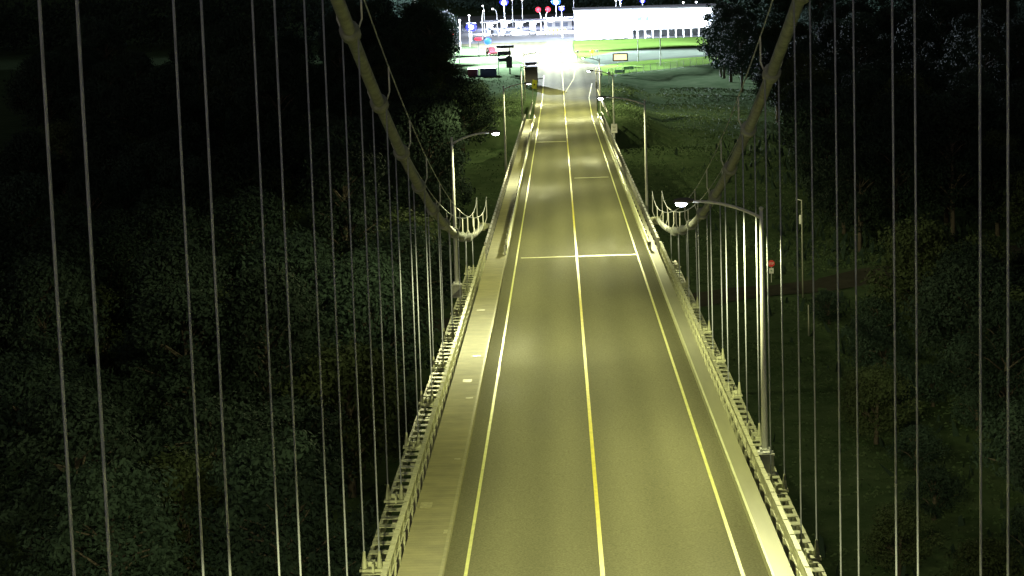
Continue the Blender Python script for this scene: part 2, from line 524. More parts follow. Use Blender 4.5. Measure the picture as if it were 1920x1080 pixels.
# suspenders
for s in (-1, 1):
    X = CXS[s]
    for i, y in enumerate(ST):
        zc = cz(s, y); zb = dz(y) - .35
        root = empty('suspender', (X, y, zb))
        tag(root, 'pair of vertical suspender ropes, %s from the camera on the %s side' % (ordn[i], side_name[s]), 'suspender rope', 'suspender ropes hanging from the main cables')
        slope = (cz(s, y + .5) - cz(s, y - .5))
        b = MB(); h = zc - zb
        b.tube([(0, -.3, h - slope * .3), (0, -.24, h - slope * .24), (0, .24, h + slope * .24), (0, .3, h + slope * .3)], [.22, .28, .28, .22], 14)
        b.build('cable_band', M['cable'], root, smooth=True)
        b = MB(); b.bar((-.24, 0, h - .03), (.24, 0, h - .03), .1, .12)
        b.build('band_lug', M['steel'], root)
        for off in (-.21, .21):
            b = MB(); b.tube([(off, 0, .4), (off, 0, h)], .021, 8)
            r = b.build('rope', M['rope'], root, smooth=True)
            b = MB(); b.lathe((off, 0, 0), [(.08, 0), (.085, .12), (.07, .26), (.04, .46), (.035, .55)], 10)
            b.build('socket', M['steel'], root, smooth=True)

# ------------------------------------------------------------ stiffening trusses with ladder-like top chord
for s in (-1, 1):
    x0, x1 = (-6.62, -5.97) if s < 0 else (5.35, 6.02)
    root = empty('stiffening_truss', ((x0 + x1) / 2, Y0, dz(Y0)))
    tag(root, 'long %s stiffening truss with ladder-like battened top chord beside the deck' % side_name[s], 'bridge truss', 'stiffening trusses')
    ox, oy, oz = (x0 + x1) / 2, Y0, dz(Y0)
    def fin(b, name, m, zoff=0., par=root):
        b.v = [(x - ox, y - oy, z - GR * y - oz) for x, y, z in b.v]
        return b.build(name, m, par)
    b = MB(); T = -.38
    b.box(x0, x0 + .1, Y0, YJ, T - .5, T); b.box(x1 - .1, x1, Y0, YJ, T - .5, T)
    fin(b, 'top_chord', M['steel'])
    p = 9.2 / 8
    k = 0
    y = ST[0] - 6 * 9.2
    near = MB(); bm1 = bm2 = None
    while y < YJ - .5:
        hw, th = (.42, .022) if k % 8 == 0 else (.22, .02)
        if y < 52:
            if y > Y0: near.box(x0 + .02, x1 - .02, y - hw, y + hw, T, T + th)
        else:
            b = MB(); b.box(x0 + .02 - ox, x1 - .02 - ox, -hw, hw, 0, th, -GR)
            b.build('batten_plate', M['steel'], root, loc=(0, y - oy, T - GR * y - oz))
        y += p; k += 1
    tag(fin(near, 'batten_plate', M['steel']), kind='stuff')
    b = MB(); b.box(x0, x0 + .1, Y0, YJ, T - 3.6, T - 3.3); b.box(x1 - .1, x1, Y0, YJ, T - 3.6, T - 3.3)
    fin(b, 'bottom_chord', M['steel'])
    b = MB(); xm = (x0 + x1) / 2
    for i in range(-5, 14):
        y = ST[0] + 9.2 * i
        if y < Y0 + 1 or y > YJ: continue
        b.bar((xm, y, T - .5), (xm, y, T - 3.3), .2, .3)
        if y + 9.2 < YJ:
            b.bar((xm, y, T - 3.3), (xm, y + 4.52, T - .5), .2, .2); b.bar((xm, y + 4.52, T - .5), (xm, y + 9.2, T - 3.3), .2, .2)
    fin(b, 'web_members', M['steel'])
    for y in ST:
        b = MB()
        xa = x0 if s < 0 else x1
        # bearing block and pair of stiffener plates where the ropes land
        b.box(x0 - .06, x0 + .3, y - .16, y + .16, T + .024, T + .1)
        b.box(x1 - .3, x1 + .04, y - .16, y + .16, T + .024, T + .1)
        b.box(xm - .03, xm + .03, y - .3, y + .3, T + .024, T + .28)
        b.box(x0 + .02, x1 - .02, y + .3, y + .34, T + .024, T + .2)
        fin(b, 'rope_bracket', M['steel'])

# railings of the suspended span: lattice band over short posts
for s in (-1, 1):
    X = -5.60 if s < 0 else 5.10
    ox, oy, oz = X, Y0, dz(Y0)
    root = empty('bridge_railing', (ox, oy, oz))
    tag(root, 'pale steel lattice railing along the %s' % ('left sidewalk of the suspended span' if s < 0 else 'right safety walk of the suspended span'), 'railing', 'railings of the suspended span')
    def fin(b, name, m):
        b.v = [(x - ox, y - oy, z - GR * y - oz) for x, y, z in b.v]
        return b.build(name, m, root)
    b = MB(); b.box(X - .07, X + .07, Y0, YJ, .74, .80)
    fin(b, 'top_rail', M['rail_steel'])
    b = MB(); b.box(X - .05, X + .05, Y0, YJ, .26, .31)
    fin(b, 'lower_rail', M['rail_steel'])
    b = MB()
    y = 40.0
    while y < YJ - .3:
        b.bar((X - .015, y, .31), (X - .015, y + .30, .74), .025, .05)
        b.bar((X + .015, y + .30, .31), (X + .015, y, .74), .025, .05)
        y += .30
    fin(b, 'lattice', M['rail_steel'])
    n = 0
    y = ST[0] + 9.2 * 2
    while y < YJ:
        b = MB(); b.box(X - .06, X + .06, y - .06, y + .06, -.5, .82)
        b.box(X + .06 * (-1 if s > 0 else 1) - .02, X + .06 * (-1 if s > 0 else 1) + .02, y - .12, y + .12, -.02, .28)
        fin(b, 'post', M['rail_steel']); n += 1
        y += 9.2 / 5 if n < 99 else 99
    # cross brackets from deck to truss chord at each station
    b = MB()
    xe = -5.97 if s < 0 else 5.35
    for i in range(2, 13 * 4):
        y = ST[0] + 9.2 * i / 4
        if y > YJ: break
        b.box(min(X, xe), max(X, xe), y - .07, y + .07, -.75, -.5)
    fin(b, 'deck_brackets', M['steel'])

# approach: inner guard rails (bright) and outer railings
def guard(Xc, s, y0, y1, lab, mrail, sp=3.8, h=.8, cat='guard rail', grp='guard rails of the approach', two=True, zf=None):
    ox, oy, oz = Xc, y0, dz(y0)
    root = empty('guard_rail', (ox, oy, oz))
    tag(root, lab, cat, grp)
    def fin(b, name, m):
        b.v = [(x - ox, y - oy, z + dz(y) - oz) for x, y, z in b.v]
        return b.build(name, m, root)
    b = MB()
    # W-profile beam facing the road, on the s side away from the posts
    f_ = -s
    prof = [(0, h), (.05, h - .02), (.09, h - .09), (.03, h - .155), (.09, h - .22), (.05, h - .29), (0, h - .31)]
    v = []; ff = []
    segs = [y0] + ([400] if y0 < 400 < y1 else []) + [y1]
    for y in segs:
        for (px, pz) in prof: v.append((Xc + f_ * px, y, pz))
    n = len(prof)
    for j in range(len(segs) - 1):
        for i in range(n - 1): ff.append((j * n + i, j * n + i + 1, (j + 1) * n + i + 1, (j + 1) * n + i))
    b.add(v, ff)
    # back sheet closes the beam
    v2 = []
    for y in segs: v2 += [(Xc - f_ * .012, y, h + .003), (Xc - f_ * .012, y, h - .313)]
    b.add(v2, [(2 * j, 2 * j + 1, 2 * j + 3, 2 * j + 2) for j in range(len(segs) - 1)])
    b.add([(Xc - f_ * .012, segs[0], h + .003), (Xc + f_ * .05, segs[0], h + .003), (Xc + f_ * .05, segs[-1], h + .003), (Xc - f_ * .012, segs[-1], h + .003)], [(0, 1, 2, 3)])
    fin(b, 'beam', mrail)
    if two:
        b = MB(); b.box(Xc - .03, Xc + .03, y0, y1, .30, .38)
        fin(b, 'lower_rail', mrail)
    y = y0 + .2
    while y < y1:
        b = MB(); b.box(Xc - s * -.02 - .06, Xc - s * -.02 + .06, y - .08, y + .08, -.02, h - .06)
        b.v = [(x + s * .07, yy, z) for x, yy, z in b.v]
        fin(b, 'post', M['dark_steel'])
        y += sp
guard(-4.28, -1, 141.8, 322, 'bright steel guard rail between left sidewalk and roadway on the approach', M['white_steel'])
guard(4.42, 1, 141.8, 322, 'bright steel guard rail along the right edge of the approach roadway', M['white_steel'])

def outer(X, y0, y1, lab, side):
    ox, oy, oz = X, y0, dz(y0)
    root = empty('approach_railing', (ox, oy, oz))
    tag(root, lab, 'railing', 'outer railings of the approach')
    def fin(b, name, m):
        b.v = [(x - ox, y - oy, z + dz(y) - oz) for x, y, z in b.v]
        return b.build(name, m, root)
    b = MB(); b.box(X - .06, X + .06, y0, y1, .86, .93); fin(b, 'top_rail', M['grey'])
    b = MB(); b.box(X - .04, X + .04, y0, y1, .15, .2); fin(b, 'bottom_rail', M['dark_steel'])
    b = MB(); y = y0
    while y < y1:
        b.box(X - .015, X + .015, y - .02, y + .02, .2, .86); y += .32
    fin(b, 'pickets', M['dark_steel'])
    y = y0
    while y <= y1:
        b = MB(); b.box(X - .08, X + .08, y - .08, y + .08, -.05, .97); fin(b, 'post', M['dark_steel']); y += 3.2
outer(-5.55, 142, 322, 'dark picket railing on the outer edge of the left approach sidewalk', -1)
outer(5.0, 142, 322, 'dark picket railing on the outer edge of the right approach safety walk', 1)
guard(-5.0, -1, 328, 372, 'dim guard rail on the left embankment just past the bridge', M['dark_steel'], grp='embankment guard rails', two=False)
guard(5.9, 1, 328, 372, 'dim guard rail on the right embankment just past the bridge', M['dark_steel'], grp='embankment guard rails', two=False)

# bridge piers under the approach
for y, nm in ((YJ + 1.5, 'nearest'), (208.4, 'middle'), (267.9, 'farthest')):
    gz = ground(0, y) - 1
    zt = dz(y) - 2.15
    root = empty('bridge_pier', (0, y, gz))
    tag(root, '%s concrete pier standing under the approach deck' % nm, 'bridge pier', 'concrete piers')
    b = MB(); b.box(-5.2, 4.8, -.9, .9, zt - gz - 1.2, zt - gz); b.build('pier_cap', M['concrete'], root)
    for x in (-3.6, 3.2):
        b = MB(); b.tube([(x, 0, 0), (x, 0, zt - gz - 1.2)], .75, 14); b.build('column', M['concrete'], root, smooth=True)
b = MB(); b.box(-5.6, 5.0, 321.5, 325.5, -16, dz(322) - .6); 
tag(b.build('abutment', M['concrete']), 'concrete abutment where the approach deck meets the embankment', 'abutment')

# ------------------------------------------------------------ bridge lamps
LCOL = (1.0, .985, .48)
def lamp_light(loc, watts, col, parent=None, r=.18, maxb=14.):
    l = bpy.data.lights.new('lamp_light', 'SPOT')
    l.energy = watts; l.color = col; l.shadow_soft_size = r
    l.spot_size = R_(172); l.spot_blend = .12
    l.use_nodes = True
    n = l.node_tree
    em = [q for q in n.nodes if q.type == 'EMISSION'][0]
    tc = n.nodes.new('ShaderNodeTexCoord')
    nm = n.nodes.new('ShaderNodeVectorMath'); nm.operation = 'NORMALIZE'
    sp = n.nodes.new('ShaderNodeSeparateXYZ')
    n.links.new(tc.outputs['Normal'], nm.inputs[0]); n.links.new(nm.outputs[0], sp.inputs[0])
    ab = n.nodes.new('ShaderNodeMath'); ab.operation = 'ABSOLUTE'; n.links.new(sp.outputs[2], ab.inputs[0])
    mx = n.nodes.new('ShaderNodeMath'); mx.operation = 'MAXIMUM'; mx.inputs[1].default_value = .27
    n.links.new(ab.outputs[0], mx.inputs[0])
    pw = n.nodes.new('ShaderNodeMath'); pw.operation = 'POWER'; pw.inputs[1].default_value = -2.4
    n.links.new(mx.outputs[0], pw.inputs[0])
    # luminaire throws most of its light along the road, less to the sides
    sx = n.nodes.new('ShaderNodeMath'); sx.operation = 'MULTIPLY'; n.links.new(sp.outputs[0], sx.inputs[0]); n.links.new(sp.outputs[0], sx.inputs[1])
    si = n.nodes.new('ShaderNodeMath'); si.operation = 'MULTIPLY_ADD'; si.inputs[1].default_value = -.97; si.inputs[2].default_value = 1.0
    n.links.new(sx.outputs[0], si.inputs[0])
    sq = n.nodes.new('ShaderNodeMath'); sq.operation = 'POWER'; sq.inputs[1].default_value = 1.6; n.links.new(si.outputs[0], sq.inputs[0])
    mu = n.nodes.new('ShaderNodeMath'); mu.operation = 'MULTIPLY'; n.links.new(pw.outputs[0], mu.inputs[0]); n.links.new(sq.outputs[0], mu.inputs[1])
    # cutoff optics: nothing above about 84 degrees, full beam below about 71
    mr = n.nodes.new('ShaderNodeMapRange'); mr.interpolation_type = 'SMOOTHSTEP'
    mr.inputs[1].default_value = .10; mr.inputs[2].default_value = .33
    n.links.new(ab.outputs[0], mr.inputs[0])
    m2 = n.nodes.new('ShaderNodeMath'); m2.operation = 'MULTIPLY'
    n.links.new(mu.outputs[0], m2.inputs[0]); n.links.new(mr.outputs[0], m2.inputs[1])
    n.links.new(m2.outputs[0], em.inputs['Strength'])
    o = bpy.data.objects.new('lamp_light', l); o.location = loc
    COL.objects.link(o)
    if parent: o.parent = parent
    return o

def street_lamp(X, y, s, h, reach, rise, lab, watts, box=True, lit=True, drop=True, z=None, bz=0.):
    """s: -1 left (arm points +x), +1 right (arm points -x)"""
    z0 = dz(y) if z is None else z
    root = empty('street_lamp', (X, y, z0))
    tag(root, lab, 'street lamp', 'street lamps along the bridge')
    a = -s
    if box:
        b = MB()
        b.lathe((0, 0, bz), [(.46, 0), (.46, .04), (.40, .06), (.37, .62), (.41, .64), (.41, .7)], 4)
        # rotate square base 45 deg
        c_ = math.sqrt(.5)
        b.v = [(x * c_ - yy * c_, x * c_ + yy * c_, zz) for x, yy, zz in b.v]
        bb = b.build('base_box', M['box'], root)
        b = MB(); b.lathe((0, 0, bz + .7), [(.26, 0), (.26, .05), (.17, .07), (.17, .14)], 12)
        for q in range(4):
            b.lathe((.2 * math.cos(q * math.pi / 2 + .785), .2 * math.sin(q * math.pi / 2 + .785), bz + .75), [(.04, 0), (.04, .1)], 6)
        b.build('base_flange', M['galv'], bb)
    b = MB()
    b.tube([(0, 0, bz + (.7 if box else -.6)), (0, 0, h * .5), (0, 0, h)], [.115, .085, .055], 12)
    b.lathe((0, 0, h), [(.075, 0), (.07, .05), (.02, .09)], 10)
    b.build('pole', M['galv'], root, smooth=True)
    b = MB()
    pts = []
    for i in range(9):
        t = i / 8
        pts.append((a * reach * t, 0, h - .28 + rise * (1 - (1 - t) ** 2)))
    b.tube(pts, [.055 - .012 * i / 8 for i in range(9)], 8)
    b.build('arm', M['galv'], root, smooth=True)
    hx = a * (reach + .28); hz = h - .28 + rise
    hd = MB(); hd.ball((hx, 0, hz + .03), .36, .15, .10, 12, 6)
    hd = hd.build('lamp_head', M['dark_steel'], root, smooth=True)
    b = MB()
    if drop: b.ball((hx + a * .08, 0, hz - .06), .19, .12, .10, 12, 6)
    else: b.ball((hx + a * .08, 0, hz - .02), .24, .12, .065, 12, 6)
    b.build('lens', M['lens'] if lit else M['glass'], hd, smooth=True)
    if lit:
        lamp_light((hx + a * .08, 0, hz - .42), watts, LCOL, root)
    return root
W = 4000
street_lamp(-6.75, 21, -1, 8.2, 2.1, .5, 'street lamp beside the left truss nearest the tower', W * 1.9)
street_lamp(5.9, -18, 1, 8.3, 2.1, .5, 'street lamp beside the right truss behind the view point', W)
street_lamp(5.60, 75.1, 1, 8.35, 2.2, .6, 'tall street lamp on a square base by the right truss, nearest in view', W, bz=-.35)
street_lamp(-6.62, 125.5, -1, 8.25, 2.0, .55, 'tall street lamp leaning its arm over the left sidewalk before the joint', W * .72, bz=-.35)
street_lamp(5.3, 168, 1, 8.3, 2.75, .6, 'street lamp outside the right railing just past the cable end', W * .8, box=False)
street_lamp(-6.05, 222.6, -1, 7.9, 2.0, .5, 'thin street lamp outside the left approach railing', W * .6, box=False, drop=False)
street_lamp(5.1, 256, 1, 7.95, 2.2, .6, 'street lamp on the right approach with a square white sign on its pole', W * .5, box=False, drop=False)
street_lamp(-5.75, 311, -1, 7.8, 1.8, .4, 'farthest lamp pole at the left end of the approach railing', W * .75, box=False, drop=False)
street_lamp(-6.6, 398, -1, 7.8, 1.9, .4, 'lamp pole on the left embankment beside the parked box truck', W * 1.3, box=False, drop=False)
street_lamp(5.2, 343, 1, 7.7, 2.0, .5, 'lamp pole on the right embankment beyond the bridge', W * 1.4, box=False, drop=False)

# ------------------------------------------------------------ signs
def glyph(b, ch, x, z, s, y=-.012):
    seg = {'5': ['top', 'ul', 'mid', 'lr', 'bot'], '0': ['top', 'ul', 'll', 'ur', 'lr', 'bot'], 'S': ['top', 'ul', 'mid', 'lr', 'bot'], 'T': ['top', 'cv'], 'O': ['top', 'ul', 'll', 'ur', 'lr', 'bot'], 'P': ['top', 'ul', 'll', 'ur', 'mid']}[ch]
    w_ = .55 * s; t = .13 * s
    R = {'top': (0, w_, s - t, s), 'mid': (0, w_, s / 2 - t / 2, s / 2 + t / 2), 'bot': (0, w_, 0, t), 'ul': (0, t, s / 2, s), 'll': (0, t, 0, s / 2), 'ur': (w_ - t, w_, s / 2, s), 'lr': (w_ - t, w_, 0, s / 2), 'cv': (w_ / 2 - t / 2, w_ / 2 + t / 2, 0, s)}
    for k in seg:
        a = R[k]; b.box(x + a[0], x + a[1], y - .004, y, z + a[2], z + a[3])
# square sign on the lamp pole
root = empty('road_sign', (5.1, 255.7, dz(255.7) + 1.0))
tag(root, 'small pale rectangular sign fixed low on a right-hand lamp pole', 'road sign')
b = MB(); b.box(-.33, .33, -.02, .02, .45, 1.45); pn = b.build('sign_panel', M['signwhite'], root)
b = MB(); b.box(-.2, .2, -.026, -.022, 1.15, 1.22); b.box(-.16, .16, -.026, -.022, .95, 1.08); b.box(-.16, .16, -.026, -.022, .7, .82)
b.build('lettering', M['box'], pn)
b = MB(); b.box(-.03, .03, .02, .16, .5, 1.4); b.build('bracket', M['galv'], root)

# stop sign with plate below
gz = ground(18.09, 212)
root = empty('stop_sign', (18.09, 212, gz))
tag(root, 'red octagonal stop sign above a white plate, on the dark grass by the dirt lane', 'stop sign')
zs = -14.95 - gz
b = MB(); v = [(.33 * math.cos(math.pi / 8 + k * math.pi / 4), y_, zs + .33 * math.sin(math.pi / 8 + k * math.pi / 4)) for y_ in (-.02, .02) for k in range(8)]
b.add(v, [tuple(range(8)), tuple(range(8, 16))[::-1]] + [(k, k + 8, (k + 1) % 8 + 8, (k + 1) % 8) for k in range(8)])
pn = b.build('sign_panel', M['signred'], root)
b = MB()
for i, ch in enumerate('STOP'): glyph(b, ch, -.25 + i * .13, zs - .09, .19, -.024)
b.build('lettering', M['signwhite'], pn)
b = MB(); b.box(-.21, .21, -.02, .02, zs - .92, zs - .42); pl = b.build('white_plate', M['signwhite'], root)
b = MB(); b.box(-.08, .08, -.026, -.022, zs - .66, zs - .6); b.box(-.02, .1, -.026, -.022, zs - .74, zs - .7); b.build('lettering', M['signgreen'], pl)
b = MB(); b.tube([(0, .05, 0), (0, .05, zs + .2)], .035, 8); b.build('post', M['galv'], root)

# thin utility poles on the slope
for x, y, h, lab in ((20.0, 203, 8.6, 'thin tall unlit pole standing in the dark grass right of the stop sign'), (18.9, 188, 2.6, 'short thin marker post on the slope below the dirt lane')):
    gz = ground(x, y); root = empty('utility_pole', (x, y, gz)); tag(root, lab, 'pole')
    b = MB(); b.tube([(0, 0, 0), (0, 0, h)], [.07, .045], 8); b.build('shaft', M['box'], root, smooth=True)
    if h > 5:
        b = MB(); b.lathe((-.12, 0, h - 2.1), [(.1, 0), (.12, .1), (.12, .7), (.06, .8)], 10); b.build('pole_fitting', M['galv'], root)
        b = MB(); b.bar((0, 0, h - .05), (-.5, 0, h + .1), .05, .05); b.build('short_arm', M['galv'], root)

# yellow sign near truck
root = empty('road_sign', (-5.2, 398, -12.0 + .05))
tag(root, 'narrow yellow marker sign tilted on a post at the left shoulder', 'road sign')
b = MB(); b.box(-.42, .42, -.02, .02, 1.9, 3.35); pn = b.build('sign_panel', M['signyellow'], root); pn.rotation_euler = (0, R_(6), 0)
b = MB(); b.box(-.08, .08, -.026, -.022, 2.5, 2.75); q = b.build('lettering', M['ink'], pn)
b = MB(); b.tube([(-.15, .06, -.1), (.05, .06, 3.0)], .05, 8); b.build('post', M['galv'], root)

# ------------------------------------------------------------ plaza buildings
# customs building
root = empty('customs_building', (3.9, 632, -12))
tag(root, 'long white floodlit building with flat roof at the right of the plaza', 'building')
b = MB(); b.box(0, 15.4, 0, 20, 0, 7.75); b.build('wall', M['white'], root)
b = MB(); b.box(15.4, 46, .6, 20, 2.3, 7.78); uw = b.build('upper_wall', M['white'], root)
b = MB(); b.box(-.4, 46.4, -.5, 20.4, 7.78, 8.0); b.build('roof', M['soot'], root)
for x0, x1 in ((20.6, 22.5), (24.2, 27.6), (29.8, 34), (36, 39)):
    b = MB(); b.box(x0, x1, .48, .6, 3.9, 5.7)
    x = x0
    while x < x1 - .1:
        b.box(x, x + .12, .36, .48, 3.9, 5.7); x += .42
    b.build('ribbed_panel', M['paleblue'], root)
b = MB(); b.box(15.8, 19.9, .42, .6, 4.4, 5.6); fr = b.build('window', M['bluegrey'], root)
b = MB(); b.box(15.8, 19.9, .36, .419, 4.4, 4.52); b.box(18.9, 19.0, .36, .419, 4.52, 5.6); b.build('window_frame', M['grey'], fr)
for x in (16.5, 18.3):
    b = MB(); b.ball((x, .3, 4.95), .32, .12, .32); b.build('wall_light', M['lens_white'], root)
b = MB(); b.box(15.4, 46, -3.0, .6, 2.3, 3.5); b.build('canopy', M['white'], root)
b = MB(); b.box(9.2, 46, 5.2, 5.5, 0, 2.3); b.build('back_wall', M['grey'], root)
for k in range(17):
    x = 10.5 + k * 2.05
    b = MB(); b.box(x - .14, x + .14, -2.6, -2.3, 0, 2.3 if k > 2 else 2.0); b.build('column', M['white'], root)
b = MB(); b.box(12.2, 13.4, -.1, .05, 2.0, 4.2); b.build('door', M['grey'], root)

# toll canopy
root = empty('toll_canopy', (-23.2, 684, -12))
tag(root, 'long flat toll canopy with bright lights under its roof, left of the white building', 'canopy')
b = MB(); b.box(0, 27.8, 0, 14, 3.45, 3.8); b.build('roof', M['grey'], root)
for k in range(5):
    x = 2.2 + k * 4.2
    b = MB(); b.box(x - .3, x + .3, 5, 5.6, 0, 3.45); b.build('column', M['white'], root)
    b = MB(); b.ball((x + 1.6, 3.0, 3.3), .9, .9, .22, 12, 6); b.build('ceiling_light', M['tube'], root, smooth=True)
for k in range(4):
    x = -20.5 + k * 4.2
    t = empty('toll_booth', (x, 690, -12)); tag(t, '%s white toll booth under the canopy, counted from the left' % ordn[k].replace('nearest', 'first'), 'toll booth', 'toll booths under the canopy')
    b = MB(); b.box(-.7, .7, -1.4, 1.4, 0, 2.4); b.build('cabin', M['white'], t)
    b = MB(); b.box(-.62, .62, -1.44, -1.4, 1.1, 1.9); b.build('window', M['glass'], t)
    b = MB(); b.box(-.9, .9, -1.7, 1.7, 2.4, 2.52); b.build('roof', M['grey'], t)
# inspection building behind with bollards
root = empty('inspection_office', (-4.6, 706, -12)); tag(root, 'grey low office behind the right end of the toll canopy', 'building')
b = MB(); b.box(0, 8.2, 0, 8, 0, 3.3); b.build('wall', M['grey'], root)
b = MB(); b.box(-.3, 8.5, -.3, 8.3, 3.3, 3.5); b.build('roof', M['white'], root)
for k in range(3):
    b = MB(); b.box(.8 + 2.4 * k, 2.2 + 2.4 * k, -.05, 0, 1.0, 2.2); b.build('window', M['bluegrey'], root)
for k in range(6):
    x = -4.2 + k * 1.15
    t = empty('bollard', (x, 676, -12)); tag(t, 'pale yellow post in the row before the grey plaza office', 'bollard', 'bollard row before the plaza office')
    b = MB(); b.tube([(0, 0, 0), (0, 0, 1.5)], .14, 8); b.build('shaft', M['signyellow'], t)
    b = MB(); b.tube([(0, 0, 1.5), (0, 0, 1.62)], [.15, .1], 8); b.build('cap', M['signwhite'], t)

# cars
def car(x, y, rz, m, lab, z=-12., scale=1., van=False):
    t = empty('parked_car', (x, y, z), rz); tag(t, lab, 'car', 'vehicles on the plaza'); t.scale = (scale,) * 3
    b = MB()
    h = 1.9 if van else .85
    pr = [(-2.2, .35), (-2.25, .7), (-1.6, .9), (-1.5 if van else -.9, h if van else .92), (-.3 if not van else -1.1, h if not van else h), (1.9, h), (2.2, .85 if not van else h * .95), (2.25, .35)]
    if van: pr = [(-2.3, .35), (-2.35, .8), (-1.7, 1.05), (-1.2, 1.85), (2.2, 1.9), (2.3, .35)]
    else: pr = [(-2.2, .35), (-2.25, .68), (-1.2, .9), (-.7, 1.38), (1.0, 1.42), (1.7, .95), (2.2, .88), (2.25, .35)]
    n = len(pr)
    v = [(sx * (.86 if zz < 1.0 else .7), yy, zz) for sx in (-1, 1) for yy, zz in pr]
    b.add(v, [tuple(range(n)), tuple(range(n, 2 * n))[::-1]] + [(k, k + n, (k + 1) % n + n, (k + 1) % n) for k in range(n)])
    b.build('body', m, t)
    b = MB(); b.box(-.72, .72, -.98, -.9, 1.0, 1.25); b.box(-.86, -.76, -.5, 1.0, .98, 1.28); b.box(.76, .86, -.5, 1.0, .98, 1.28); b.build('window', M['glass'], t)
    for sx in (-1, 1):
        for yy in (-1.4, 1.4):
            b = MB(); b.tube([(sx * .7, yy, .34), (sx * .92, yy, .34)], .34, 14); wh = b.build('wheel', M['rubber'], t)
            b = MB(); b.tube([(sx * .9, yy, .34), (sx * .935, yy, .34)], .18, 10); b.build('rim', M['galv'], wh)
    return t
car(9.2, 627, R_(90), M['carwhite'], 'white car parked side-on at the left corner of the white building')
car(14.5, 628, R_(90), M['carwhite'], 'white car parked beside the building, right of its twin')
car(-19, 680, R_(10), M['cargrey'], 'grey car in the leftmost lane under the toll canopy', van=True)
car(-15, 676, R_(0), M['cargrey'], 'grey car waiting left of centre before the toll canopy')
car(-8, 678, R_(5), M['cargrey'], 'grey van stopped before the toll canopy near its centre', van=True)
car(-16.6, 560, R_(15), M['maroon'], 'dark red car stopped at the left edge of the plaza road', van=True)

# truck on the shoulder
t = empty('box_truck', (-5.9, 432, -12.05)); tag(t, 'dark box truck seen from behind on the left shoulder past the bridge', 'truck')
b = MB(); b.box(-1.22, 1.22, 0, 6.5, .95, 3.75); b.build('cargo_box', M['soot'], t)
b = MB(); b.box(-1.24, 1.24, -.02, 6.52, 3.75, 3.95); b.build('roof_edge', M['concrete'], t)
b = MB(); b.box(-1.1, 1.1, 6.6, 8.6, .8, 4.4); b.build('cab', M['concrete'], t)
b = MB(); b.box(-1.1, 1.1, -.06, -.02, 1.05, 2.6); b.build('rear_door', M['soot'], t)
b = MB(); b.box(-1.15, 1.15, -.15, 0, .55, .75); b.build('bumper', M['dark_steel'], t)
for sx in (-.95, .95):
    for yy in (1.2, 2.3, 7.4):
        b = MB(); b.tube([(sx - .16, yy, .5), (sx + .16, yy, .5)], .5, 14); b.build('wheel', M['rubber'], t)
# navy container and maroon one beside
for x, y, wd, h, m, lab in ((-15.0, 474, 3.2, 2.1, 'navy', 'navy blue storage container behind the left roadside trees'), (-18.2, 476, 1.9, 1.9, 'maroon', 'small dark red storage container beside the navy one')):
    gz = -12.6
    t = empty('storage_container', (x, y, gz)); tag(t, lab, 'container', 'storage containers')
    b = MB(); b.box(-wd / 2, wd / 2, 0, 5, .15, h)
    k = -wd / 2 + .1
    while k < wd / 2 - .1:
        b.box(k, k + .12, -.05, 0, .2, h - .1); k += .3
    b.build('box', M[m], t)
    b = MB(); b.box(-wd / 2 - .03, wd / 2 + .03, -.08, 5.03, h, h + .08); b.build('lid', M[m], t)
    b = MB(); b.box(-wd / 2, wd / 2, .2, .5, -.3, .15); b.box(-wd / 2, wd / 2, 4.5, 4.8, -.3, .15); b.build('skid', M['dark_steel'], t)

# black gantry sign
t = empty('gantry_sign', (-11.0, 480, -12.1)); tag(t, 'black cantilever sign structure silhouetted left of the plaza road', 'gantry sign')
b = MB(); b.tube([(.3, 0, -.4), (.3, 0, 5.6)], [.16, .13], 10); b.build('post', M['soot'], t)
b = MB(); b.box(-2.3, 1.25, -.2, .25, 5.35, 5.9); b.build('top_beam', M['soot'], t)
b = MB(); b.box(-2.1, .6, -.15, .1, 3.9, 4.75); b.build('sign_panel', M['soot'], t)
b = MB(); b.box(-2.0, .5, -.15, .1, 2.6, 3.35); b.build('sign_panel', M['soot'], t)
b = MB(); b.box(-.4, .8, -.3, .3, 1.3, 3.7); b.build('control_cabinet', M['soot'], t)
b = MB()
for k in range(6): b.box(-1.8 + k * .33, -1.55 + k * .33, -.19, -.15, 4.85, 5.2)
b.build('lit_letters', M['lens_white'], t)
b = MB(); b.box(-1.85, -.55, -.19, -.15, 3.42, 3.58); b.build('lit_line', M['lens_white'], t)
b = MB(); b.tube([(-2.0, 0, -.4), (-2.0, 0, 5.4)], .07, 8); b.build('rear_post', M['soot'], t)

